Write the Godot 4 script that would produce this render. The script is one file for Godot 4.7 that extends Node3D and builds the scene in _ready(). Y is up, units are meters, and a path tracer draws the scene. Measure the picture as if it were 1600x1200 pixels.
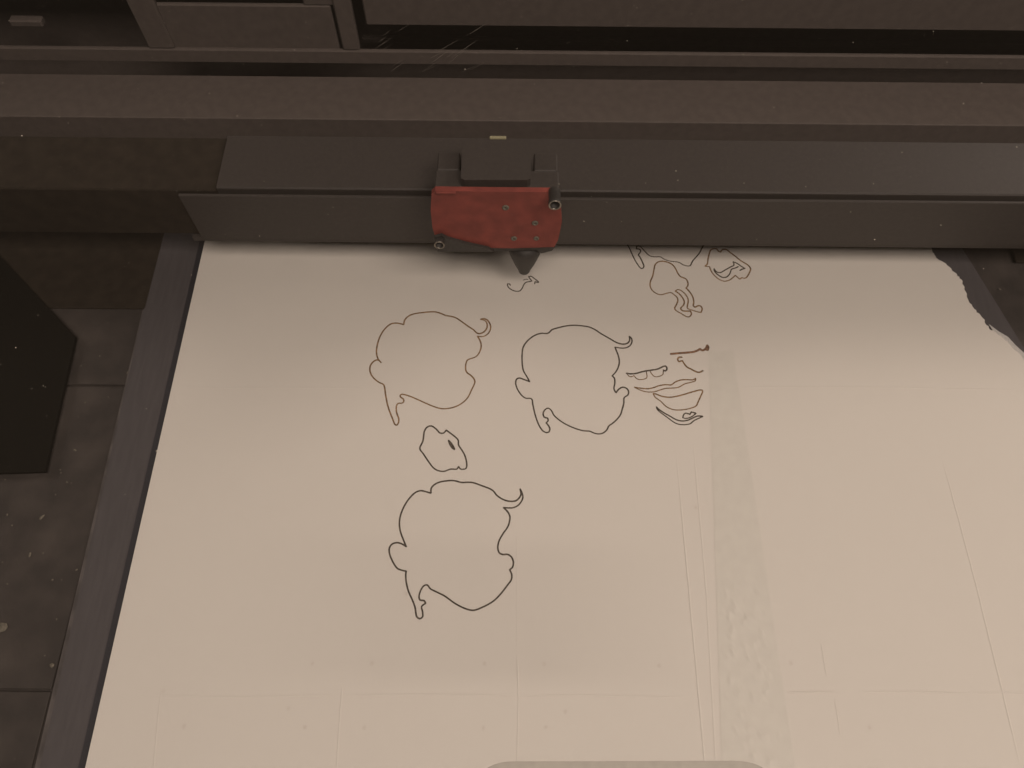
extends Node3D
# A laser cutter's bed seen through its tinted acrylic lid. Metres, y up; y = 0 is the top of the masked sheet.

const FOCAL := 1230.0                      # focal length in pixels of the 1600 x 1200 photograph
const EYE := Vector3(0, 0.55, 0)
const LAMP := Color(1.0, 0.932, 0.880)        # warm white ceiling lamps
const KERF := 1.25                         # width of a burnt line, millimetres
var view: Basis
var M := {}
var taken := {}
var wave := FastNoiseLite.new()
var rng := RandomNumberGenerator.new()

# ---------------------------------------------------------------- pixels to places
func ray(x: float, y: float) -> Vector3:
	return view * Vector3((x - 800.0) / FOCAL, -(y - 600.0) / FOCAL, -1.0)
func on_level(x: float, y: float, h: float) -> Vector3:     # the point of the level h that the pixel shows
	var d := ray(x, y)
	return EYE + d * ((h - EYE.y) / d.y)
func on_wall(x: float, y: float, z: float) -> Vector3:      # the point of the upright plane z that the pixel shows
	var d := ray(x, y)
	return EYE + d * ((z - EYE.z) / d.z)
func mm(x: float, y: float) -> Vector2:                     # the sheet's own plan, millimetres
	var p := on_level(x, y, 0.0)
	return Vector2(p.x, p.z) * 1000.0

# ---------------------------------------------------------------- nodes
func numbered(called: String) -> String:
	var n: int = taken.get(called, 0)
	taken[called] = n + 1
	return called if n == 0 else "%s_%03d" % [called, n]
func thing(called: String, label: String, category: String, at := Vector3.ZERO, group := "") -> Node3D:
	var o := Node3D.new()
	o.name = numbered(called)
	add_child(o)
	o.position = at
	tag(o, label, category, group)
	return o
func tag(o: Node, label: String, category: String, group := "") -> void:
	o.set_meta("label", label)
	o.set_meta("category", category)
	if group: o.set_meta("group", group)
func begin() -> SurfaceTool:
	var st := SurfaceTool.new()
	st.begin(Mesh.PRIMITIVE_TRIANGLES)
	st.set_smooth_group(-1)
	return st
func obj(called: String, st: SurfaceTool, m: Material, parent: Node = null) -> MeshInstance3D:
	st.generate_normals()
	var o := MeshInstance3D.new()
	o.mesh = st.commit()
	o.material_override = m
	if parent:
		o.name = called
		parent.add_child(o, true)
	else:
		o.name = numbered(called)
		add_child(o)
	return o
func struct(called: String, st: SurfaceTool, m: Material) -> MeshInstance3D:
	var o := obj(called, st, m)
	o.set_meta("kind", "structure")
	return o

# ---------------------------------------------------------------- shapes
func face(st: SurfaceTool, pts: Array, out: Vector3) -> void:      # a flat convex face that looks towards out
	var n := Vector3.ZERO
	for i in range(1, pts.size() - 1):
		n += (pts[i] - pts[0]).cross(pts[i + 1] - pts[0])
	var flip := n.dot(out) > 0.0
	for i in range(1, pts.size() - 1):
		st.add_vertex(pts[0])
		st.add_vertex(pts[i + 1] if flip else pts[i])
		st.add_vertex(pts[i] if flip else pts[i + 1])
func box(st: SurfaceTool, lo: Vector3, hi: Vector3, b := 0.0008) -> void:   # a box with chamfered edges
	var c := (lo + hi) * 0.5
	var s := (hi - lo) * 0.5
	b = minf(b, minf(s.x, minf(s.y, s.z)) * 0.6)
	var k := s - Vector3(b, b, b)
	var at := func(sx: int, sy: int, sz: int, axis: int) -> Vector3:
		var p := Vector3(sx * k.x, sy * k.y, sz * k.z)
		p[axis] = [sx * s.x, sy * s.y, sz * s.z][axis]
		return c + p
	for a in 3:
		for q in [-1, 1]:
			var out := Vector3.ZERO
			out[a] = q
			var pts := []
			for uv in [[-1, -1], [-1, 1], [1, 1], [1, -1]]:
				var g := [0, 0, 0]
				g[a] = q
				g[(a + 1) % 3] = uv[0]
				g[(a + 2) % 3] = uv[1]
				pts.append(at.call(g[0], g[1], g[2], a))
			face(st, pts, out)
		for u in [-1, 1]:
			for v in [-1, 1]:
				var b1 := (a + 1) % 3
				var b2 := (a + 2) % 3
				var out := Vector3.ZERO
				out[b1] = u
				out[b2] = v
				var g0 := [0, 0, 0]
				g0[b1] = u
				g0[b2] = v
				var g1 := g0.duplicate()
				g0[a] = -1
				g1[a] = 1
				face(st, [at.call(g0[0], g0[1], g0[2], b1), at.call(g1[0], g1[1], g1[2], b1), at.call(g1[0], g1[1], g1[2], b2), at.call(g0[0], g0[1], g0[2], b2)], out)
	for x in [-1, 1]:
		for y in [-1, 1]:
			for z in [-1, 1]:
				face(st, [at.call(x, y, z, 0), at.call(x, y, z, 1), at.call(x, y, z, 2)], Vector3(x, y, z))
# a prism: an outline in two axes drawn out along the third; to.call(u, v, t) gives the place
func prism(st: SurfaceTool, outline: PackedVector2Array, to: Callable, t0: float, t1: float) -> void:
	var tri := Geometry2D.triangulate_polygon(outline)
	var e: Vector3 = to.call(0.0, 0.0, 1.0) - to.call(0.0, 0.0, 0.0)
	for side in [[t0, -1.0 if t1 > t0 else 1.0], [t1, 1.0 if t1 > t0 else -1.0]]:
		for i in range(0, tri.size(), 3):
			face(st, [to.call(outline[tri[i]].x, outline[tri[i]].y, side[0]), to.call(outline[tri[i + 1]].x, outline[tri[i + 1]].y, side[0]), to.call(outline[tri[i + 2]].x, outline[tri[i + 2]].y, side[0])], e * side[1])
	var turn := -1.0 if Geometry2D.is_polygon_clockwise(outline) else 1.0
	for i in outline.size():
		var a := outline[i]
		var b := outline[(i + 1) % outline.size()]
		var n2 := Vector2((b - a).y, -(b - a).x) * turn
		var n: Vector3 = to.call(n2.x, n2.y, 0.0) - to.call(0.0, 0.0, 0.0)
		face(st, [to.call(a.x, a.y, t0), to.call(b.x, b.y, t0), to.call(b.x, b.y, t1), to.call(a.x, a.y, t1)], n)
func plan(u: float, v: float, t: float) -> Vector3: return Vector3(u, t, v)
func section(u: float, v: float, t: float) -> Vector3: return Vector3(t, v, u)      # outline in (z, y), drawn out along x
func front(u: float, v: float, t: float) -> Vector3: return Vector3(u, v, t)
# a lathed shape: rings of [radius, place along the axis]
func lathe(st: SurfaceTool, from: Vector3, axis: Vector3, rings: Array, n := 28) -> void:
	var up := axis.normalized()
	var s := up.cross(Vector3(0.31, 0.2, 0.93)).normalized()
	var t := up.cross(s)
	st.set_smooth_group(0)
	for i in range(rings.size() - 1):
		for k in n:
			var q := []
			for j in [[i, k], [i, k + 1], [i + 1, k + 1], [i + 1, k]]:
				var w: float = TAU * j[1] / n
				q.append(from + up * float(rings[j[0]][1]) + (s * cos(w) + t * sin(w)) * float(rings[j[0]][0]))
			var mid := TAU * (k + 0.5) / n
			var dr: float = rings[i + 1][0] - rings[i][0]
			var da: float = rings[i + 1][1] - rings[i][1]
			face(st, q, (s * cos(mid) + t * sin(mid)) * da - up * dr)
	st.set_smooth_group(-1)

# ---------------------------------------------------------------- materials
func noise_tex(freq: float, lo: Color, hi: Color, seed_: int, kind := FastNoiseLite.TYPE_SIMPLEX_SMOOTH, bump := 0.0, octaves := 4) -> Texture2D:
	var n := FastNoiseLite.new()
	n.seed = seed_
	n.frequency = freq
	n.noise_type = kind
	n.fractal_octaves = octaves
	var t := NoiseTexture2D.new()
	t.width = 512
	t.height = 512
	t.seamless = true
	t.noise = n
	if bump > 0.0:
		t.as_normal_map = true
		t.bump_strength = bump
	else:
		var g := Gradient.new()
		g.colors = PackedColorArray([lo, hi])
		g.offsets = PackedFloat32Array([0.15, 0.85])
		t.color_ramp = g
	return t
func mat(called: String, lin: Color, rough: float, metal := 0.0, vary := 0.0, scale := 20.0, bump := 0.0, freq := 0.02) -> StandardMaterial3D:
	var m := StandardMaterial3D.new()
	m.resource_name = called
	m.albedo_color = lin.linear_to_srgb()
	m.roughness = rough
	m.metallic = metal
	m.uv1_triplanar = true
	m.uv1_world_triplanar = true
	m.uv1_scale = Vector3.ONE * scale
	if vary > 0.0:
		m.albedo_texture = noise_tex(freq, Color(1.0 - vary, 1.0 - vary, 1.0 - vary), Color.WHITE, hash(called) % 1000, FastNoiseLite.TYPE_SIMPLEX_SMOOTH, 0.0, 6)
	if bump > 0.0:
		m.normal_enabled = true
		m.normal_texture = noise_tex(0.03, Color.BLACK, Color.WHITE, hash(called) % 777, FastNoiseLite.TYPE_SIMPLEX_SMOOTH, 4.0)
		m.normal_scale = bump
	M[called] = m
	return m
func make_materials() -> void:
	mat("paper", Color(0.70, 0.655, 0.59), 0.9, 0.0, 0.012, 30.0, 0.015, 0.03)
	mat("cutout", Color(0.695, 0.65, 0.585), 0.9, 0.0, 0.012, 30.0, 0.015, 0.03)
	mat("tape", Color(0.665, 0.63, 0.56), 0.6, 0.0, 0.02, 14.0, 0.03, 0.012)
	mat("ply", Color(0.60, 0.58, 0.54), 0.9, 0.0, 0.15, 60.0)
	mat("scorch", Color(0.145, 0.115, 0.088), 0.9, 0.0, 0.35, 30.0)
	mat("scorch_brown", Color(0.36, 0.215, 0.105), 0.9, 0.0, 0.35, 30.0)
	mat("scorch_rust", Color(0.34, 0.185, 0.11), 0.9, 0.0, 0.35, 30.0)
	mat("mark", Color(0.63, 0.585, 0.52), 0.9)
	mat("acrylic", Color(0.078, 0.070, 0.071), 0.75, 0.0, 0.07, 1.0, 0.02).uv1_scale = Vector3(22, 22, 2.0)
	mat("film", Color(0.022, 0.021, 0.026), 0.6)
	mat("bed", Color(0.058, 0.047, 0.040), 0.75, 0.0, 0.25, 4.0, 0.1, 0.01)
	mat("rail", Color(0.115, 0.100, 0.094), 0.6, 0.0, 0.25, 8.0, 0.05, 0.01)
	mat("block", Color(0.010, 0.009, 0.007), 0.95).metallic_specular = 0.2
	mat("housing", Color(0.036, 0.028, 0.020), 0.9, 0.0, 0.15, 6.0).metallic_specular = 0.3  # dark tone of the mirrored dim room, put on pieces by the gantry ends
	mat("gantry", Color(0.050, 0.0415, 0.036), 0.6, 0.0, 0.08, 14.0, 0.04, 0.03)
	mat("wall", Color(0.120, 0.097, 0.084), 0.8, 0.0, 0.07, 9.0, 0.03, 0.02)
	mat("red", Color(0.26, 0.050, 0.036), 0.75, 0.0, 0.16, 9.0, 0.05, 0.012)
	mat("steel", Color(0.42, 0.38, 0.32), 0.35, 0.9, 0.2, 60.0)
	mat("nozzle", Color(0.050, 0.045, 0.040), 0.6, 0.1, 0.25, 40.0, 0.05)
	mat("sticker", Color(0.36, 0.33, 0.20), 0.7, 0.0, 0.2, 90.0)
	mat("handle", Color(0.165, 0.152, 0.128), 0.6, 0.0, 0.05, 20.0)
	mat("dust", Color(0.30, 0.27, 0.22), 0.9)
	mat("debris", Color(0.20, 0.175, 0.135), 0.9, 0.0, 0.3, 80.0)
	mat("scratch", Color(0.10, 0.085, 0.07), 0.6)
	var p := mat("lid_glass", Color(0.008, 0.006, 0.004), 0.03)
	p.transparency = BaseMaterial3D.TRANSPARENCY_ALPHA
	p.albedo_color.a = 0.16
	p.uv1_triplanar = false
	var g := mat("glow", Color(0.9, 0.85, 0.75), 0.8)
	g.emission_enabled = true
	g.emission = LAMP
	g.emission_energy_multiplier = 1.0
	mat("lamp_housing", Color(0.6, 0.6, 0.58), 0.6)

# ---------------------------------------------------------------- the masked sheet and its burnt lines
func height(q: Vector2) -> float:                           # the gentle lie of the paper; q in millimetres
	return 0.00035 * wave.get_noise_2d(q.x, q.y)
func lay(q: Vector2, lift := 0.0) -> Vector3:
	return Vector3(q.x * 0.001, height(q) + lift, q.y * 0.001)
# points of a traced line: zoomed coordinates -> plan, then a smooth curve that keeps its sharp corners
func trace(ox: float, oy: float, scale: float, raw: Array, closed: bool) -> PackedVector2Array:
	var p := PackedVector2Array()
	for i in range(0, raw.size(), 2):
		p.append(mm(ox + raw[i] * scale, oy + raw[i + 1] * scale))
	var n := p.size()
	var tan := PackedVector2Array()
	for i in n:
		if not closed and (i == 0 or i == n - 1):
			tan.append(Vector2.ZERO)
			continue
		var a := p[i] - p[(i + n - 1) % n]
		var b := p[(i + 1) % n] - p[i]
		var sharp := absf(a.angle_to(b)) > 1.25
		tan.append(Vector2.ZERO if sharp else (a.normalized() + b.normalized()).normalized() * minf(a.length(), b.length()))
	var out := PackedVector2Array()
	for i in (n if closed else n - 1):
		var a := p[i]
		var b := p[(i + 1) % n]
		var c := p[i] + tan[i] / 3.0
		var d := p[(i + 1) % n] - tan[(i + 1) % n] / 3.0
		var k := clampi(int(a.distance_to(b) / 0.9), 1, 6)
		for j in k:
			out.append(a.bezier_interpolate(c, d, b, float(j) / k))
	if not closed: out.append(p[n - 1])
	return out
func solid(polys: Array) -> Array:
	var r := []
	for q in polys:
		if q.size() >= 3 and not Geometry2D.is_polygon_clockwise(q): r.append(q)
	return r
func counter(p: PackedVector2Array) -> PackedVector2Array:
	if Geometry2D.is_polygon_clockwise(p): p.reverse()
	return p
func bounds(p: PackedVector2Array) -> Rect2:
	var r := Rect2(p[0], Vector2.ZERO)
	for q in p: r = r.expand(q)
	return r
# fills the inside of the outlines `keep` less the outlines `drop`, cell by cell
func fill(st: SurfaceTool, keep: Array, drop: Array, cell: float, lift: float) -> void:
	for k in keep:
		var r := bounds(k)
		var x := floorf(r.position.x / cell) * cell
		while x < r.end.x:
			var y := floorf(r.position.y / cell) * cell
			while y < r.end.y:
				fill_cell(st, Rect2(x, y, cell, cell), k, drop, lift, 0)
				y += cell
			x += cell
func fill_cell(st: SurfaceTool, r: Rect2, keep: PackedVector2Array, drop: Array, lift: float, deep: int) -> void:
	var sq := PackedVector2Array([r.position, Vector2(r.end.x, r.position.y), r.end, Vector2(r.position.x, r.end.y)])
	var parts := Geometry2D.intersect_polygons(sq, keep)
	for d in drop:
		if not d[1].intersects(r): continue
		var next: Array[PackedVector2Array] = []
		for q in parts:
			if Geometry2D.is_polygon_clockwise(q): continue
			next.append_array(Geometry2D.clip_polygons(q, d[0]))
		parts = next
		for q in parts:
			if Geometry2D.is_polygon_clockwise(q) and deep < 5:
				var h := r.size * 0.5
				for o in [Vector2.ZERO, Vector2(h.x, 0), Vector2(0, h.y), h]:
					fill_cell(st, Rect2(r.position + o, h), keep, drop, lift, deep + 1)
				return
	for q in parts:
		if q.size() < 3: continue
		var tri := Geometry2D.triangulate_polygon(q)
		for i in range(0, tri.size(), 3):
			face(st, [lay(q[tri[i]], lift), lay(q[tri[i + 1]], lift), lay(q[tri[i + 2]], lift)], Vector3.UP)
func ribbon(st: SurfaceTool, p: PackedVector2Array, closed: bool, wide: float, lift: float) -> void:
	var n := p.size()
	var left := []
	var right := []
	for i in n:
		var a := p[maxi(i - 1, 0)] if not closed else p[(i + n - 1) % n]
		var b := p[mini(i + 1, n - 1)] if not closed else p[(i + 1) % n]
		var s := (b - a).normalized().orthogonal() * wide * 0.5
		left.append(p[i] + s)
		right.append(p[i] - s)
	for i in (n if closed else n - 1):
		var j := (i + 1) % n
		face(st, [lay(left[i], lift), lay(left[j], lift), lay(right[j], lift), lay(right[i], lift)], Vector3.UP)
func walls(st: SurfaceTool, polys: Array, top: float, low: float) -> void:
	for q in polys:
		for i in q.size():
			var a: Vector2 = q[i]
			var b: Vector2 = q[(i + 1) % q.size()]
			face(st, [lay(a, top), lay(b, top), lay(b, low), lay(a, low)], Vector3((b - a).y, 0, -(b - a).x))

func cut_lines() -> Array:
	# name, label, scorch, closed, width, traced points (origin x, y, scale, points)
	return [
		["head_cutout", "head-shaped paper cutout with crescent forelock and light brown scorched outline beside small lumpy cutout", "scorch_brown", true, 1.0, 560, 470, 1.0 / 6, [425,222,432,185,455,155,490,132,540,118,600,110,660,104,720,104,770,117,820,138,880,148,925,165,975,200,1030,240,1080,272,1105,298,1130,308,1165,298,1195,272,1208,235,1200,198,1180,181,1145,174,1175,167,1208,180,1230,210,1240,245,1230,285,1205,315,1165,334,1115,330,1135,362,1150,405,1147,450,1130,490,1105,520,1065,538,1025,552,1010,580,1005,620,1008,655,1022,677,1055,700,1082,730,1092,760,1080,795,1060,835,1035,890,1005,930,965,963,915,990,860,1006,800,1012,745,1004,690,985,630,960,560,928,490,898,440,882,405,876,390,892,400,908,422,922,425,945,408,960,372,962,357,985,355,1030,365,1070,378,1105,375,1145,357,1168,340,1155,320,1105,290,1030,270,960,255,880,245,810,232,782,200,768,160,740,125,700,108,655,112,610,135,575,165,556,190,556,215,582,185,545,172,505,170,460,180,400,200,340,230,285,270,240,310,214,360,208]],
		["head_cutout", "head-shaped paper cutout with round lip bump and small flicked forelock beside the mouth-shaped cutouts", "scorch", true, 1.0, 790, 490, 1.0 / 6, [225,637,200,590,170,540,158,490,154,400,160,330,180,285,220,240,270,205,330,184,390,186,410,175,435,150,500,130,570,115,640,109,710,114,780,125,835,148,890,185,960,225,1020,260,1060,278,1105,286,1145,275,1163,250,1160,212,1180,232,1185,262,1167,298,1130,318,1085,322,1025,312,1040,350,1060,405,1066,455,1055,505,1030,550,998,583,1020,605,1024,650,1016,705,1035,742,1060,710,1095,690,1130,698,1152,725,1148,760,1112,788,1108,840,1095,890,1078,945,1040,995,1000,1030,968,1052,950,1088,915,1118,870,1128,825,1118,790,1102,730,1098,670,1082,590,1050,520,1010,455,955,430,910,400,886,370,900,352,935,362,970,395,982,400,1000,380,1025,405,1055,415,1085,405,1110,385,1116,350,1100,315,1050,290,990,270,920,255,850,242,798,190,792,150,765,110,705,95,655,102,615,130,603,175,618]],
		["lumpy_cutout", "small lumpy paper cutout with a dark slit in it between two head-shaped cutouts", "scorch", true, 1.0, 590, 650, 0.2749, [240,185,258,140,265,90,280,65,305,57,330,72,355,97,375,97,390,80,410,95,440,118,458,138,460,165,480,195,498,230,507,275,502,297,485,302,470,300,460,286,450,301,415,301,375,314,340,308,315,292,285,252,258,212]],
		["head_cutout", "largest head-shaped paper cutout with horn-like forelock and thin neck, farthest from the red carriage", "scorch", true, 1.0, 590, 650, 0.2749, [163,743,145,700,128,650,124,600,133,555,155,505,185,462,215,434,245,424,275,430,303,438,305,410,325,388,360,373,420,366,450,370,475,377,535,377,580,391,640,414,660,428,675,448,705,470,745,484,785,482,805,465,815,445,810,415,822,440,825,465,814,490,795,510,765,522,715,520,740,545,752,575,742,625,715,665,690,710,683,750,692,778,710,787,740,787,762,803,772,835,765,862,750,873,762,900,760,930,735,965,700,1010,660,1050,610,1080,545,1104,495,1093,440,1065,380,1022,340,1002,300,982,282,960,262,965,243,995,235,1030,242,1046,265,1050,273,1065,250,1082,255,1110,256,1140,240,1152,222,1140,212,1085,195,1040,175,995,162,940,160,900,163,882,115,868,90,835,70,790,66,755,80,730,110,720,140,728]],
		["head_cutout", "head-shaped paper cutout lying mostly hidden under the black gantry rail", "scorch", true, 1.0, 960, 370, 0.14375, [118,45,160,115,200,205,240,280,275,330,295,345,315,335,320,315,300,265,275,215,260,195,285,160,275,135,240,130,240,100,270,97,295,115,340,165,385,205,440,215,500,215,540,240,600,260,680,270,710,278,750,303,800,315,825,310,855,255,900,205,930,165,965,95,1000,45,1050,-40,1040,-150,900,-260,600,-310,300,-270,130,-150,80,-50]],
		["legged_cutout", "rounded body-shaped paper cutout with two thin bent legs beside the hidden head shape", "scorch_brown", true, 1.0, 960, 370, 0.14375, [440,310,465,278,510,264,570,272,630,300,665,345,690,395,720,432,775,455,797,490,798,530,778,555,820,600,855,660,863,710,858,750,880,765,905,750,935,750,955,780,940,822,890,810,845,795,795,775,795,740,803,690,790,650,760,610,720,580,685,572,662,590,700,615,735,655,757,695,755,735,720,775,735,800,780,808,825,805,838,835,815,868,780,865,730,835,670,800,655,775,675,735,690,690,680,655,650,630,615,605,560,615,500,628,440,605,400,565,388,520,395,475,415,430,428,370]],
		["face_cutout", "small rounded paper cutout with a swirling line burnt inside it near torn paper edge", "scorch_brown", true, 1.0, 960, 370, 0.14375, [985,318,1010,295,1020,230,1045,145,1075,128,1110,130,1130,155,1155,165,1175,138,1215,138,1260,170,1320,215,1355,245,1400,275,1450,305,1480,345,1465,395,1435,440,1410,450,1390,440,1365,458,1340,440,1315,415,1290,440,1250,468,1195,480,1140,460,1095,425,1055,375,1035,322]],
		["wavy_cutout", "thin wavy leaf-shaped paper cutout beside the wide mouth-shaped cutout", "scorch_brown", true, 0.85, 960, 530, 0.125, [250,600,330,612,420,618,490,605,560,580,640,568,710,570,760,535,830,510,900,505,980,508,1015,488,1012,517,960,537,880,557,800,600,720,610,640,614,560,637,490,657,400,657,330,637]],
		["mouth_cutout", "wide open-mouth-shaped paper cutout with a curved lower side", "scorch_brown", true, 0.9, 960, 530, 0.125, [485,678,520,685,590,712,680,725,770,715,860,693,960,663,1060,636,1095,636,1103,655,1075,720,1050,775,1025,830,990,850,900,875,800,885,720,875,640,835,580,775,510,725]],
		["smile_cutout", "thin crescent smile-shaped paper cutout under the wide mouth-shaped cutout", "scorch", true, 0.9, 960, 530, 0.125, [525,845,560,880,620,920,700,965,770,1005,840,1022,910,1015,980,985,1040,960,1105,965,1050,990,990,1020,950,1055,880,1068,800,1062,740,1035,660,975,570,910,535,875]],
		["tongue_cutout", "tiny humped paper cutout lying inside the curve of the smile shape", "scorch", true, 0.9, 960, 530, 0.125, [855,980,865,945,890,925,945,940,960,910,1020,925,985,955,940,980,890,990]],
		["slit_cutout", "", "scorch", true, 1.0, 590, 650, 0.2749, [403,138,415,150,430,172,438,190,425,182,410,160]],
		["", "", "scorch", false, 0.9, 960, 370, 0.14375, [1365,365,1385,352,1420,343,1380,320,1330,285,1290,270,1300,305,1260,328,1200,362,1150,388,1110,378,1085,345,1090,375,1130,415,1180,440,1220,435,1255,400,1275,350,1310,340,1348,322]],
		["", "", "scorch", false, 1.1, 960, 530, 0.125, [150,425,200,433,270,427,340,408,400,395,470,385,540,372,600,345,635,335,655,355,652,385,635,397,612,385]],
		["", "", "scorch_brown", false, 0.65, 960, 530, 0.125, [160,432,180,462,205,470,245,455,265,480,300,503,345,503,395,490,408,465,398,400]],
		["", "", "scorch_brown", false, 0.65, 960, 530, 0.125, [445,400,480,450,515,470,570,460,605,440,612,385]],
		["", "", "scorch_rust", false, 1.5, 960, 530, 0.125, [705,185,800,175,900,168,990,158,1040,140,1070,120,1100,140,1130,125,1150,105,1160,75,1175,100,1165,135,1145,130]],
		["", "", "scorch_brown", false, 1.1, 960, 530, 0.125, [845,225,810,225,790,250,805,280,850,268,875,310,910,350,960,375,1010,402,1060,415,1105,393]],
		["", "", "scorch", false, 0.8, 770, 370, 1.0 / 12, [330,910,320,885,275,880,275,910,300,955,350,990,410,1015,500,1015,550,965,580,900,620,855,680,840,735,830,700,790,670,745,720,740,790,790,860,845,850,858,790,840,785,885]],
		["", "", "scorch", false, 0.6, 770, 370, 1.0 / 12, [570,815,610,795,660,800]],
	]
func build_sheet() -> void:
	var root := thing("masked_sheet", "white paper-masked sheet with burnt outlines and one torn edge lying on the bed", "sheet")
	# the dark panel under the paper
	var st := begin()
	var core := PackedVector2Array()
	for q in [[258, 330], [60, 1200], [28, 1330], [1900, 1330], [1900, 960], [1652, 622], [1600, 540], [1552, 462], [1512, 398], [1488, 360], [1470, 330]]:
		core.append(mm(q[0], q[1]) * 0.001)
	prism(st, core, plan, -0.0055, -0.0014)
	obj("acrylic_panel", st, M.acrylic, root).set_meta("label", "dark blue-grey panel showing beside the paper")
	# the dark film along the straight edge
	st = begin()
	var film := PackedVector2Array()
	for q in [[322, 330], [334, 330], [140, 1330], [90, 1330], [121, 1200], [313, 368]]:
		film.append(mm(q[0], q[1]) * 0.001)
	prism(st, film, plan, -0.0013, -0.0009)
	obj("film_edge", st, M.film, root)
	# the paper's outline: straight on one side, torn on the other
	var torn := [[1430, 335], [1441, 362], [1449, 378], [1456, 390], [1462, 403], [1478, 412], [1490, 425], [1502, 437], [1508, 455], [1513, 470], [1522, 483], [1536, 498], [1545, 513], [1557, 521], [1568, 528], [1580, 541], [1590, 550], [1600, 563], [1628, 590], [1660, 640], [1710, 690], [1790, 800]]
	var paper := PackedVector2Array()
	for q in [[331, 330], [322, 368], [133, 1200], [104, 1330], [1800, 1330], [1800, 860]]:
		paper.append(mm(q[0], q[1]))
	for i in range(torn.size() - 1, -1, -1):
		var a := mm(torn[i][0], torn[i][1])
		paper.append(a)
		if i > 0:
			var b := mm(torn[i - 1][0], torn[i - 1][1])
			for k in range(1, 6):
				var f := k / 6.0
				paper.append(a.lerp(b, f) + (b - a).normalized().orthogonal() * rng.randf_range(-0.9, 0.9))
	paper = counter(paper)
	# the burnt lines
	var drops := []
	var inner := []
	for c in cut_lines():
		var w: float = KERF * c[4]
		var line := trace(c[5], c[6], c[7], c[8], c[3])
		var gone: Array
		var left := []
		if c[3]:
			line = counter(line)
			gone = solid(Geometry2D.offset_polygon(line, w * 0.5, Geometry2D.JOIN_ROUND))
			left = solid(Geometry2D.offset_polygon(line, -w * 0.5, Geometry2D.JOIN_ROUND))
		else:
			gone = solid(Geometry2D.offset_polyline(line, w * 0.5, Geometry2D.JOIN_ROUND, Geometry2D.END_ROUND))
		st = begin()
		ribbon(st, line, c[3], w * 1.35, -0.00055)
		walls(st, gone, 0.0, -0.00075)
		obj("cut_line", st, M[c[2]], root)
		for g in gone: drops.append([g, bounds(g).grow(0.5)])
		if c[0] != "": inner.append([c, left])
	for e in inner:
		var c: Array = e[0]
		if c[0] == "slit_cutout": continue
		st = begin()
		var nested := []
		for d in drops:
			for q in e[1]:
				if bounds(q).encloses(bounds(d[0])): nested.append(d)
		fill(st, e[1], nested, 9.0, -0.00008)
		walls(st, e[1], -0.00008, -0.0007)
		var o := obj(c[0], st, M.cutout)
		tag(o, c[1], "paper cutout", "cutouts in the masked sheet")
	st = begin()
	fill(st, [paper], drops, 14.0, 0.0)
	walls(st, [paper], 0.0, -0.0008)
	obj("protective_paper", st, M.paper, root)
	# the feathered under-layer of the tear
	st = begin()
	var ply := PackedVector2Array()
	for q in [[1540, 507], [1556, 519], [1570, 527], [1582, 540], [1604, 560], [1640, 604], [1634, 612], [1598, 575], [1578, 553], [1562, 538], [1548, 520]]:
		ply.append(mm(q[0] + 5, q[1] - 1))
	fill(st, [counter(ply)], [], 6.0, -0.0003)
	obj("torn_ply", st, M.ply, root)
	# the strip of tape with its wrinkles: a fine grid with bubbles and ridges
	st = begin()
	st.set_smooth_group(0)
	var tn := FastNoiseLite.new()
	tn.seed = 5
	tn.frequency = 0.11
	tn.fractal_octaves = 3
	var nu := 34
	var nv := 190
	var grid := []
	for j in nv + 1:
		var py := 548.0 + (1290.0 - 548.0) * j / nv
		var xl := 1107.0 + 0.032 * (py - 545.0)
		var xr := 1171.0 + 0.149 * (py - 720.0)
		var row := []
		for i in nu + 1:
			var q := mm(lerpf(xl, xr, float(i) / nu), py)
			var rough := smoothstep(880.0, 960.0, py) * smoothstep(1230.0, 1180.0, py) * smoothstep(0.0, 0.2, float(i) / nu) * smoothstep(1.0, 0.75, float(i) / nu)
			var b := maxf(0.0, tn.get_noise_2d(q.x, q.y * 0.8) - 0.16) * 0.0015 * rough
			row.append(lay(q, 0.00014 + b))
		grid.append(row)
	for j in nv:
		for i in nu:
			face(st, [grid[j][i], grid[j][i + 1], grid[j + 1][i + 1], grid[j + 1][i]], Vector3.UP)
	obj("tape_strip", st, M.tape, root).set_meta("label", "strip of wrinkled translucent tape on the paper")
	# low ridges: paper folds, plus mirrored ceiling-tile seams modelled as ridges
	for c in [[[1056, 700], [1100, 1180], [1112, 1300], 0.45, 1.6], [[1083, 690], [1104, 930], [1122, 1260], 0.28, 1.5], [[1471, 712], [1524, 910], [1594, 1196], 0.40, 1.5], [[1594, 1196], [1606, 1240], [1622, 1310], 0.40, 1.5],
			[[232, 1088], [380, 1089], [530, 1086], 0.22, 1.4], [[535, 1086], [680, 1085], [806, 1087], 0.26, 1.4], [[812, 1087], [900, 1086], [1078, 1090], 0.26, 1.4], [[1228, 1082], [1270, 1081], [1310, 1081], 0.5, 1.6], [[1340, 1081], [1440, 1081], [1520, 1084], 0.36, 1.5], [[1520, 1083], [1570, 1082], [1640, 1084], 0.24, 1.4],
			[[808, 1020], [810, 1090], [806, 1300], 0.30, 1.4], [[808, 830], [808, 930], [808, 1016], 0.14, 1.6], [[535, 1070], [531, 1120], [522, 1260], 0.26, 1.4], [[253, 1070], [246, 1130], [236, 1250], 0.16, 1.4], [[1283, 1003], [1287, 1030], [1292, 1058], 0.30, 1.3], [[1304, 1090], [1309, 1120], [1313, 1150], 0.22, 1.3],
			[[276, 606], [430, 606], [585, 606], 0.16, 1.6], [[1130, 604], [1420, 606], [1610, 610], 0.2, 1.6]]:
		st = begin()
		var pts := PackedVector2Array()
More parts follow.
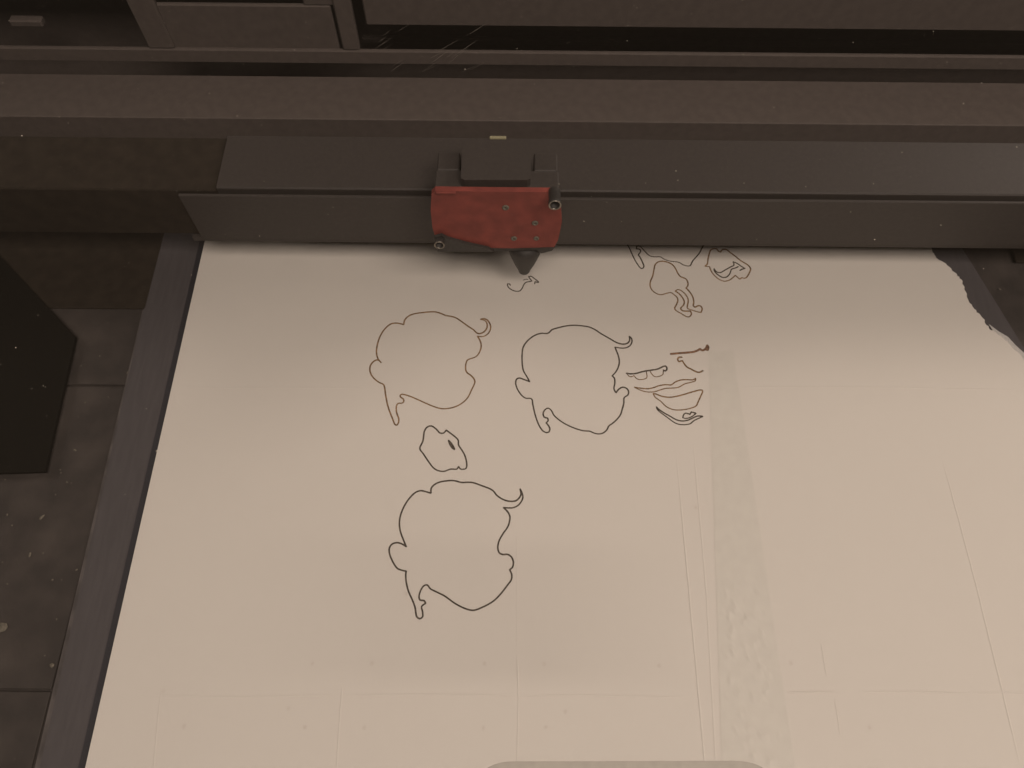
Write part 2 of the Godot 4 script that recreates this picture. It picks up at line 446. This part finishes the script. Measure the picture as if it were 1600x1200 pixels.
		for k in 41:
			var f := k / 40.0
			var a := Vector2(c[0][0], c[0][1]).lerp(Vector2(c[1][0], c[1][1]), minf(f * 2.0, 1.0))
			if f > 0.5: a = Vector2(c[1][0], c[1][1]).lerp(Vector2(c[2][0], c[2][1]), f * 2.0 - 1.0)
			pts.append(mm(a.x, a.y) + Vector2(rng.randf_range(-0.12, 0.12), rng.randf_range(-0.12, 0.12)))
		for k in 40:
			var s := (pts[k + 1] - pts[k]).normalized().orthogonal() * float(c[4]) * 0.5
			var h0: float = c[3] * 0.00065 * minf(1.0, minf(k, 40 - k) / 5.0)
			var h1: float = c[3] * 0.00065 * minf(1.0, minf(k + 1, 39 - k) / 5.0)
			for side in [-1.0, 1.0]:
				face(st, [lay(pts[k], h0 + 0.00004), lay(pts[k + 1], h1 + 0.00004), lay(pts[k + 1] + s * side, 0.00003), lay(pts[k] + s * side, 0.00003)], Vector3.UP)
		obj("crease_and_mirrored_seam", st, M.paper, root)
	# small grey dots
	for q in [[488, 1037], [581, 1036], [757, 1037], [850, 1038], [1029, 1040], [476, 1136], [569, 1137], [755, 1138], [853, 1136], [883, 1112], [450, 1107], [1087, 793], [255, 1080], [287, 1135], [1358, 1137], [1236, 1036], [634, 928]]:
		st = begin()
		var m := mm(q[0], q[1])
		var pts := []
		for k in 9:
			var w := TAU * k / 9
			pts.append(lay(m + Vector2(cos(w) * 1.0, sin(w) * 1.2) * rng.randf_range(0.9, 1.6), 0.00009))
		face(st, pts, Vector3.UP)
		obj("grey_dot", st, M.mark, root)

# ---------------------------------------------------------------- the machine
func span(x0: float, x1: float, y: float, z: float) -> Vector2:
	return Vector2(on_wall(x0, y, z).x, on_wall(x1, y, z).x)
func build_setting() -> void:
	var st := begin()
	box(st, Vector3(-0.95, -0.04, -0.4945), Vector3(0.95, -0.006, 0.30), 0.002)
	var bed := struct("cutting_bed", st, M.bed)
	# bed split into plates; gaps stand for ceiling-tile seams mirrored in the lid
	st = begin()
	var a := on_level(270, 604, -0.006)
	box(st, Vector3(-0.62, -0.0059, -0.42), Vector3(a.x - 0.034, -0.0036, a.z), 0.0006)
	obj("mirrored_seam_plate", st, M.bed, bed)
	var b := on_level(150, 1080, -0.006)
	st = begin()
	box(st, Vector3(-0.62, -0.0059, a.z + 0.0015), Vector3(a.x - 0.034, -0.0042, b.z - 0.0007), 0.0006)
	obj("mirrored_seam_plate", st, M.bed, bed)
	st = begin()
	box(st, Vector3(-0.62, -0.0059, b.z + 0.0007), Vector3(a.x - 0.034, -0.0042, 0.25), 0.0006)
	obj("mirrored_seam_plate", st, M.bed, bed)
	# step behind the gantry, built for a grey band mirrored in the lid
	st = begin()
	box(st, Vector3(-0.946, -0.095, -0.545), Vector3(0.946, 0.06, -0.495), 0.0008)
	struct("mirrored_ledge", st, M.wall)
	# rear backing; its members model the room mirrored in the lid
	st = begin()
	box(st, Vector3(-0.95, -0.095, -0.66), Vector3(0.95, 0.22, -0.635), 0.002)
	var wall := struct("rear_wall", st, M.wall)
	var z := -0.553
	var member := func(called: String, m: Material, x0: float, x1: float, y0: float, y1: float, deep: float, zf: float) -> void:
		var s := begin()
		var ym := clampf((y0 + y1) * 0.5, 0.0, 120.0)
		var w := span(x0, x1, ym, zf)
		box(s, Vector3(w.x, on_wall(800, y1, zf).y, zf - deep), Vector3(w.y, on_wall(800, y0, zf).y, zf), 0.0012)
		obj(called, s, m, wall)
	st = begin()
	box(st, Vector3(-0.946, -0.095, -0.6345), Vector3(0.946, -0.088, -0.5455), 0.0005)
	obj("sunk_channel_floor", st, M.wall, wall)  # unseen floor, sunk deep to keep the rear slot dark
	for e in [-1.0, 1.0]:
		st = begin()
		box(st, Vector3(0.951 * e - 0.004, -0.095, -0.634), Vector3(0.951 * e + 0.004, 0.2065, -0.496), 0.0008)
		obj("light_stop_end", st, M.wall, wall)  # unseen ends, added to stop side light entering the rear slots
	st = begin()
	box(st, Vector3(-0.946, 0.2035, -0.6345), Vector3(0.946, 0.2065, -0.5535), 0.0008)
	obj("light_stop_roof", st, M.wall, wall)  # unseen roof, added to shade the rear slots
	member.call("mirrored_trim", M.wall, -500, 2100, 82, 103, 0.004, z)
	member.call("mirrored_post", M.wall, 208, 250, -30, 81.5, 0.006, z)
	member.call("mirrored_panel", M.wall, 250, 524, 12, 81.5, 0.004, z - 0.003)
	member.call("mirrored_panel", M.wall, 472, 524, -30, 12, 0.03, z - 0.003)
	member.call("mirrored_post", M.wall, 524, 552, -30, 81.5, 0.006, z)
	member.call("mirrored_panel", M.wall, 566, 2100, -30, 42, 0.03, z - 0.002)
	member.call("mirrored_low_strip", M.wall, 566, 2100, 62, 70, 0.006, z - 0.055)
	member.call("light_stop_header", M.wall, -600, 2200, -140, -31, 0.02, z)  # unseen upper piece, added to shade the openings below
	member.call("mirrored_bracket", M.wall, 20, 70, 40, 50, 0.008, z - 0.03)
	# added dark sheets by the gantry ends, for the dim room mirrored there
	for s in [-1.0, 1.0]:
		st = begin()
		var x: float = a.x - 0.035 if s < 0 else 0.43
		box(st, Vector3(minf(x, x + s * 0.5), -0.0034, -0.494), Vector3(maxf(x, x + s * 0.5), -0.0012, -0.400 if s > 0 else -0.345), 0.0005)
		struct("added_dark_plate", st, M.housing)
	# chips and flecks left on the bed
	st = begin()
	for k in 90:
		var p := on_level(rng.randf_range(-20, 260), rng.randf_range(420, 1200), -0.0034)
		if p.x > a.x - 0.036: continue
		chip(st, p, rng.randf_range(0.0003, 0.0011), M.debris)
	for q in [[65, 808, 0.0032], [47, 866, 0.0022], [117, 703, 0.0018], [5, 980, 0.0045], [75, 673, 0.0014], [100, 610, 0.0014], [135, 890, 0.0012], [95, 1040, 0.0020], [207, 582, 0.0016], [1563, 452, 0.0014]]:
		var p := on_level(q[0], q[1], -0.0034)
		if q[0] < 400: p.x = minf(p.x, a.x - 0.037)
		chip(st, p, q[2], M.debris)
	var d := obj("flecks", st, M.debris)
	d.set_meta("kind", "stuff")
	tag(d, "pale chips and flecks scattered on the dark bed beside the sheet", "debris")
func chip(st: SurfaceTool, p: Vector3, r: float, _m: Material) -> void:
	var pts := []
	var n := 6
	var turn := rng.randf() * TAU
	var long := rng.randf_range(0.45, 1.0)
	for k in n:
		var w := TAU * k / n
		pts.append(p + Vector3(cos(w) * r, 0, sin(w) * r * long).rotated(Vector3.UP, turn) * rng.randf_range(0.6, 1.1))
	var top := p + Vector3.UP * r * 0.35
	for k in n:
		face(st, [pts[k], pts[(k + 1) % n], top], Vector3.UP)
func build_corner_shape() -> void:  # flat near-black angular shape
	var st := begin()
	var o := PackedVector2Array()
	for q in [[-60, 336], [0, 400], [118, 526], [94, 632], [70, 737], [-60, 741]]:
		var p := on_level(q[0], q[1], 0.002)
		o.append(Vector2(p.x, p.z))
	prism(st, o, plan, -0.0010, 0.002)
	tag(obj("corner_shape", st, M.block), "near-black flat angular shape on the bed beside the sheet's straight edge", "block")
func build_rail() -> void:
	var st := begin()
	var o := PackedVector2Array()
	for q in [[262, 462], [236, 462], [62, 1200], [30, 1330], [52, 1330], [88, 1200]]:
		var p := on_level(q[0] - 8, q[1], -0.003)
		o.append(Vector2(p.x, p.z))
	prism(st, o, plan, -0.0058, -0.0030)
	tag(obj("edge_rail", st, M.rail), "narrow dark metal strip running along the sheet's straight edge", "rail")
func build_gantry() -> void:
	var root := thing("gantry_rail", "long black gantry rail spanning the bed and carrying the red carriage", "gantry")
	var zf := -0.3830
	var zb := -0.4345
	# top beam
	var beam := PackedVector2Array([Vector2(zf, 0.079), Vector2(zf, 0.1026), Vector2(zf - 0.0010, 0.1036), Vector2(zb + 0.002, 0.1036), Vector2(zb, 0.1016), Vector2(zb, 0.079)])
	var st := begin()
	prism(st, beam, section, on_level(345, 260, 0.1036).x, 0.56)
	obj("top_beam", st, M.gantry, root)
	# front plate, standing off the beam by a narrow gap
	var plate := PackedVector2Array([Vector2(zf + 0.0045, 0.0490), Vector2(zf + 0.0045, 0.0990), Vector2(zf + 0.0040, 0.0996), Vector2(zf + 0.0026, 0.0996), Vector2(zf + 0.0026, 0.0490)])
	st = begin()
	prism(st, plate, section, on_level(300, 330, 0.075).x, 0.56)
	obj("front_plate", st, M.gantry, root)
	var lip := PackedVector2Array([Vector2(zf + 0.0030, 0.0440), Vector2(zf + 0.0030, 0.0486), Vector2(zf - 0.034, 0.0486), Vector2(zf - 0.034, 0.0440)])
	st = begin()
	prism(st, lip, section, on_level(300, 366, 0.05).x, 0.56)
	obj("lower_lip", st, M.gantry, root)
	# added dark box, standing in for the dim room mirrored there
	st = begin()
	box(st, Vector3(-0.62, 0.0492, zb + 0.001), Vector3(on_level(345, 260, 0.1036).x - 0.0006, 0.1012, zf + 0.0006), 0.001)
	obj("added_dark_end", st, M.housing, root)
	# added unseen plate that stops rear light passing under the rail
	st = begin()
	box(st, Vector3(on_level(352, 230, 0.09).x, 0.008, zb + 0.0005), Vector3(0.56, 0.0788, zb + 0.0025), 0.0005)
	obj("rear_light_stop", st, M.gantry, root)
	# web between lip and beam, and a belt along the back
	st = begin()
	box(st, Vector3(on_level(330, 330, 0.07).x, 0.0490, zf - 0.03), Vector3(0.56, 0.0786, zf - 0.004), 0.0008)
	obj("web", st, M.gantry, root)
	st = begin()
	box(st, Vector3(on_level(352, 230, 0.09).x, 0.083, zb - 0.010), Vector3(0.56, 0.092, zb - 0.008), 0.0003)
	obj("drive_belt", st, M.gantry, root)
func build_carriage() -> void:
	var root := thing("laser_carriage", "red-fronted laser head carriage with black cover and pointed nozzle on the gantry", "laser head")
	var zr := -0.352
	# red front plate from its outline in the picture
	var o := PackedVector2Array()
	for q in [[674, 304], [680, 298.5], [874, 300.5], [876, 322], [878, 346], [875, 361], [872, 375], [866, 386], [800, 388], [684, 386], [681, 372], [676, 357], [673, 330]]:
		var p := on_wall(q[0], q[1], zr)
		o.append(Vector2(p.x, p.y))
	var st := begin()
	prism(st, o, front, zr - 0.004, zr)
	var red := obj("front_plate", st, M.red, root)
	red.set_meta("label", "worn red metal front plate")
	# the folded upper lip of the red plate
	var tl := on_wall(680, 298.5, zr)
	var tr := on_wall(740, 299, zr)
	st = begin()
	box(st, Vector3(tl.x, tl.y - 0.0016, zr + 0.0002), Vector3(tr.x - 0.012, tl.y + 0.0004, zr + 0.0016), 0.0005)
	obj("plate_lip", st, M.red, red)
	# body: in front of the gantry, then over it
	var x0 := on_wall(681, 330, zr).x
	var x1 := on_wall(872, 330, zr).x
	st = begin()
	box(st, Vector3(x0, 0.075, zr - 0.0225), Vector3(x1, tl.y - 0.004, zr - 0.0042), 0.001)
	obj("body", st, M.gantry, root)
	st = begin()
	var ps := on_level(681, 285, 0.1335).x
	var pi := on_level(718, 270, 0.1335).x
	box(st, Vector3(ps, 0.1060, -0.391), Vector3(pi, 0.1335, zr - 0.0226), 0.001)
	obj("side_post", st, M.gantry, root)
	st = begin()
	var qi := on_level(834, 270, 0.1335).x
	var qs := on_level(872, 285, 0.1335).x
	box(st, Vector3(qi, 0.1060, -0.391), Vector3(qs, 0.1335, zr - 0.0226), 0.001)
	obj("side_post", st, M.gantry, root)
	# raised cover between the posts, a little narrower at its front
	st = begin()
	var cov := PackedVector2Array()
	for q in [[720, 278], [723, 216], [831, 217], [829, 278], [824, 281], [726, 281]]:
		var p := on_level(q[0], q[1], 0.142)
		cov.append(Vector2(p.x, p.z))
	prism(st, cov, plan, 0.1062, 0.142)
	var cover := obj("cover", st, M.gantry, root)
	st = begin()
	var s0 := on_level(765, 217, 0.1425)
	var s1 := on_level(791, 213, 0.1425)
	box(st, Vector3(s0.x, 0.136, s1.z), Vector3(s1.x, 0.1432, s0.z), 0.0004)
	obj("connector", st, M.sticker, cover)
	# dark strip under the red plate
	st = begin()
	var sk := PackedVector2Array()
	for q in [[682, 386.5], [868, 387], [862, 393], [846, 397], [838, 392], [760, 394], [700, 392]]:
		var p := on_wall(q[0], q[1], zr - 0.0035)
		sk.append(Vector2(p.x, p.y))
	prism(st, sk, front, zr - 0.008, zr - 0.0041)
	obj("dark_strip", st, M.nozzle, root)
	# nozzle: a flattened tapering cone with a small hole
	st = begin()
	var tip := on_wall(819, 424, zr - 0.014)
	var topn := on_wall(820, 384, zr - 0.014)
	var hh := topn.y - tip.y
	lathe(st, tip, Vector3.UP, [[0.0, 0.0], [0.0036, 0.0003], [0.0046, 0.0016], [0.0053, 0.005], [0.0088, hh * 0.45], [0.0120, hh * 0.80], [0.0134, hh], [0.0134, hh + 0.004], [0.0, hh + 0.004]])
	var noz := obj("nozzle", st, M.nozzle, root)
	var slope := on_wall(820, 409, zr - 0.0066)
	st = begin()
	lathe(st, slope - Vector3(0, 0.0003, 0.003), Vector3(0, 0.25, 1), [[0.0021, 0.0], [0.0021, 0.0032], [0.0015, 0.0034], [0.0013, 0.0026], [0.0, 0.0026]], 18)
	obj("screw", st, M.nozzle, noz)
	# screws of the red plate
	for q in [[790, 324, 5.2], [836, 348, 5.0], [803, 372, 4.8], [838, 372, 4.4]]:
		var p := on_wall(q[0], q[1], zr)
		var r: float = q[2] * 0.00046
		st = begin()
		lathe(st, p, Vector3.BACK, [[r, 0.0], [r, 0.0006], [r * 0.85, 0.001], [r * 0.45, 0.001], [r * 0.40, 0.0001], [0.0, 0.0001]], 20)
		var sc := obj("screw", st, M.debris, red)
		st = begin()
		lathe(st, p + Vector3(0, 0, 0.00012), Vector3.BACK, [[r * 0.40, 0.0], [0.0, 0.00012]], 12)
		obj("socket", st, M.nozzle, sc)
	# dark piece added over the darker lower-left corner of the red plate
	st = begin()
	var cl := PackedVector2Array()
	for q in [[679, 371], [690, 368], [700, 373], [728, 381], [764, 389], [772, 394], [684, 393]]:
		var p := on_wall(q[0], q[1], zr + 0.0025)
		cl.append(Vector2(p.x, p.y))
	prism(st, cl, front, zr + 0.0003, zr + 0.0025)
	obj("dark_corner_piece", st, M.nozzle, root)
	# two short tubes that stick out towards the front
	for q in [[867, 320, 9.5, 0.012], [686.5, 382.5, 8.5, 0.007]]:
		var r: float = q[2] * 0.00045
		var p := on_wall(q[0], q[1], zr + float(q[3]))
		var long: float = float(q[3]) + 0.001
		var along := Vector3(0, 0.1, 1).normalized()
		st = begin()
		lathe(st, p - along * long, along, [[r * 0.93, 0.0], [r * 0.93, long - 0.003], [r, long - 0.0025], [r, long], [r * 0.9, long + 0.0004], [r * 0.76, long], [r * 0.70, 0.001], [0.0, 0.001]], 26)
		var tube := obj("tube", st, M.nozzle, root)
		st = begin()
		lathe(st, p + along * 0.0002, along, [[r * 0.74, 0.0], [r * 0.98, 0.0], [r * 1.0, 0.0003], [r * 0.9, 0.0006], [r * 0.76, 0.0003], [r * 0.74, 0.0]], 26)
		obj("rim", st, M.steel, tube)
func build_lid() -> void:
	var y := 0.24
	var root := thing("acrylic_lid", "tinted see-through lid with dust, scratches and a pale handle above the bed", "lid", Vector3(0, y, 0))
	var st := begin()
	box(st, Vector3(-0.80, 0.0, -0.56), Vector3(0.80, 0.004, 0.16), 0.0)
	obj("pane", st, M.lid_glass, root)
	# handle at the front edge
	var h := PackedVector2Array()
	var p0 := on_level(748, 1189, y + 0.011)
	var p1 := on_level(1204, 1189, y + 0.011)
	var r := 0.012
	for k in 9:
		var w := PI + PI * 0.5 * k / 8
		h.append(Vector2(p0.x + r + cos(w) * r, p0.z + r * 0.5 + sin(w) * r * 0.5))
	for k in 9:
		var w := PI * 1.5 + PI * 0.5 * k / 8
		h.append(Vector2(p1.x - r + cos(w) * r, p1.z + r * 0.5 + sin(w) * r * 0.5))
	h.append(Vector2(p1.x, p1.z + 0.011))
	h.append(Vector2(p0.x, p0.z + 0.011))
	st = begin()
	prism(st, h, plan, 0.0042, 0.011)
	obj("handle", st, M.handle, root)
	# dust specks lying on the pane
	st = begin()
	for k in 330:
		var q := on_level(rng.randf_range(0, 1600), pow(rng.randf(), 1.5) * 820.0, y + 0.0042)
		speck(st, q - Vector3(0, y, 0), 0.00009 + 0.00026 * pow(rng.randf(), 2.5))
	for q in [[34, 212, 0.0008], [478, 35, 0.0004], [711, 142, 0.0004], [460, 78, 0.0004], [1009, 286, 0.0004], [1329, 331, 0.0005], [971, 346, 0.0004], [948, 316, 0.0003], [1281, 249, 0.0003], [897, 104, 0.0003]]:
		speck(st, on_level(q[0], q[1], y + 0.0042) - Vector3(0, y, 0), q[2] * 0.6)
	var d := obj("dust", st, M.dust, root)
	d.set_meta("kind", "stuff")
	# hairline scratches
	for k in 18:
		var a := Vector2(rng.randf_range(580, 730), rng.randf_range(50, 118))
		var l := rng.randf_range(12, 46)
		scratch(root, a, a + Vector2(l, -l * rng.randf_range(0.45, 0.8)), y)
func speck(st: SurfaceTool, p: Vector3, r: float) -> void:
	var pts := []
	var turn := rng.randf() * TAU
	var long := rng.randf_range(0.3, 1.0)
	for k in 5:
		var w := TAU * k / 5
		pts.append(p + Vector3(cos(w) * r, 0, sin(w) * r * long).rotated(Vector3.UP, turn) * rng.randf_range(0.7, 1.2))
	face(st, pts, Vector3.UP)
func scratch(root: Node3D, a: Vector2, b: Vector2, y: float) -> void:
	var st := begin()
	var p := on_level(a.x, a.y, y + 0.0041) - Vector3(0, y, 0)
	var q := on_level(b.x, b.y, y + 0.0041) - Vector3(0, y, 0)
	var s := (q - p).cross(Vector3.UP).normalized() * rng.randf_range(0.00003, 0.00008)
	var m := p.lerp(q, 0.5) + s * rng.randf_range(-6, 6)
	face(st, [p, m + s, q, m - s], Vector3.UP)
	obj("scratch", st, M.scratch, root)
func build_lamp(called: String, label: String, at: Vector3, aim: Vector3, size: Vector2, energy: float) -> void:
	var root := thing(called, label, "ceiling light", at)
	root.look_at_from_position(at, aim, Vector3.UP if absf((aim - at).normalized().y) < 0.99 else Vector3.FORWARD)
	var st := begin()
	box(st, Vector3(-size.x * 0.5 - 0.03, -size.y * 0.5 - 0.03, 0.01), Vector3(size.x * 0.5 + 0.03, size.y * 0.5 + 0.03, 0.09), 0.005)
	obj("housing", st, M.lamp_housing, root)
	st = begin()
	box(st, Vector3(-size.x * 0.5, -size.y * 0.5, 0.004), Vector3(size.x * 0.5, size.y * 0.5, 0.0095), 0.001)
	obj("diffuser", st, M.glow, root)
	var l := AreaLight3D.new()
	l.name = "lamp_glow"
	l.area_size = size
	l.light_energy = energy
	l.light_color = LAMP
	l.shadow_enabled = true
	l.area_range = 8.0
	root.add_child(l)

func _ready() -> void:
	# camera
	var cam := Camera3D.new()
	cam.name = "camera"
	cam.keep_aspect = Camera3D.KEEP_HEIGHT
	cam.fov = rad_to_deg(2.0 * atan(600.0 / FOCAL))
	cam.position = EYE
	cam.rotation = Vector3(deg_to_rad(-63.2), 0, deg_to_rad(0.54))
	cam.near = 0.02
	cam.far = 30.0
	add_child(cam)
	cam.current = true
	view = cam.transform.basis
	# surroundings: the plain dim room that the lid mirrors
	var env := Environment.new()
	env.background_mode = Environment.BG_COLOR
	env.background_color = Color(0.040, 0.032, 0.025).linear_to_srgb()
	env.tonemap_mode = Environment.TONE_MAPPER_LINEAR
	env.tonemap_exposure = 1.0
	env.sdfgi_enabled = true
	env.ssao_enabled = true
	env.ssil_enabled = true
	var we := WorldEnvironment.new()
	we.environment = env
	add_child(we)
	rng.seed = 20
	wave.seed = 3
	wave.frequency = 0.006
	wave.fractal_octaves = 2
	make_materials()
	# lamps outside the picture; the third is an added weak fill
	build_lamp("ceiling_light", "rectangular ceiling lamp over the front of the machine", Vector3(0.65, 2.2, 0.82), Vector3(0.60, 0, 0.62), Vector2(1.8, 0.7), 9.4)
	build_lamp("ceiling_light", "rectangular ceiling lamp beyond the torn side of the sheet", Vector3(2.95, 1.9, -1.7), Vector3(0.1, 0, -0.2), Vector2(1.5, 1.0), 10.0)
	build_lamp("ceiling_light", "added weak fill lamp beyond the straight side of the sheet", Vector3(-2.7, 1.9, -1.3), Vector3(0.1, 0, -0.2), Vector2(1.5, 1.0), 2.5)
	build_setting()
	build_sheet()
	build_rail()
	build_corner_shape()
	build_gantry()
	build_carriage()
	build_lid()
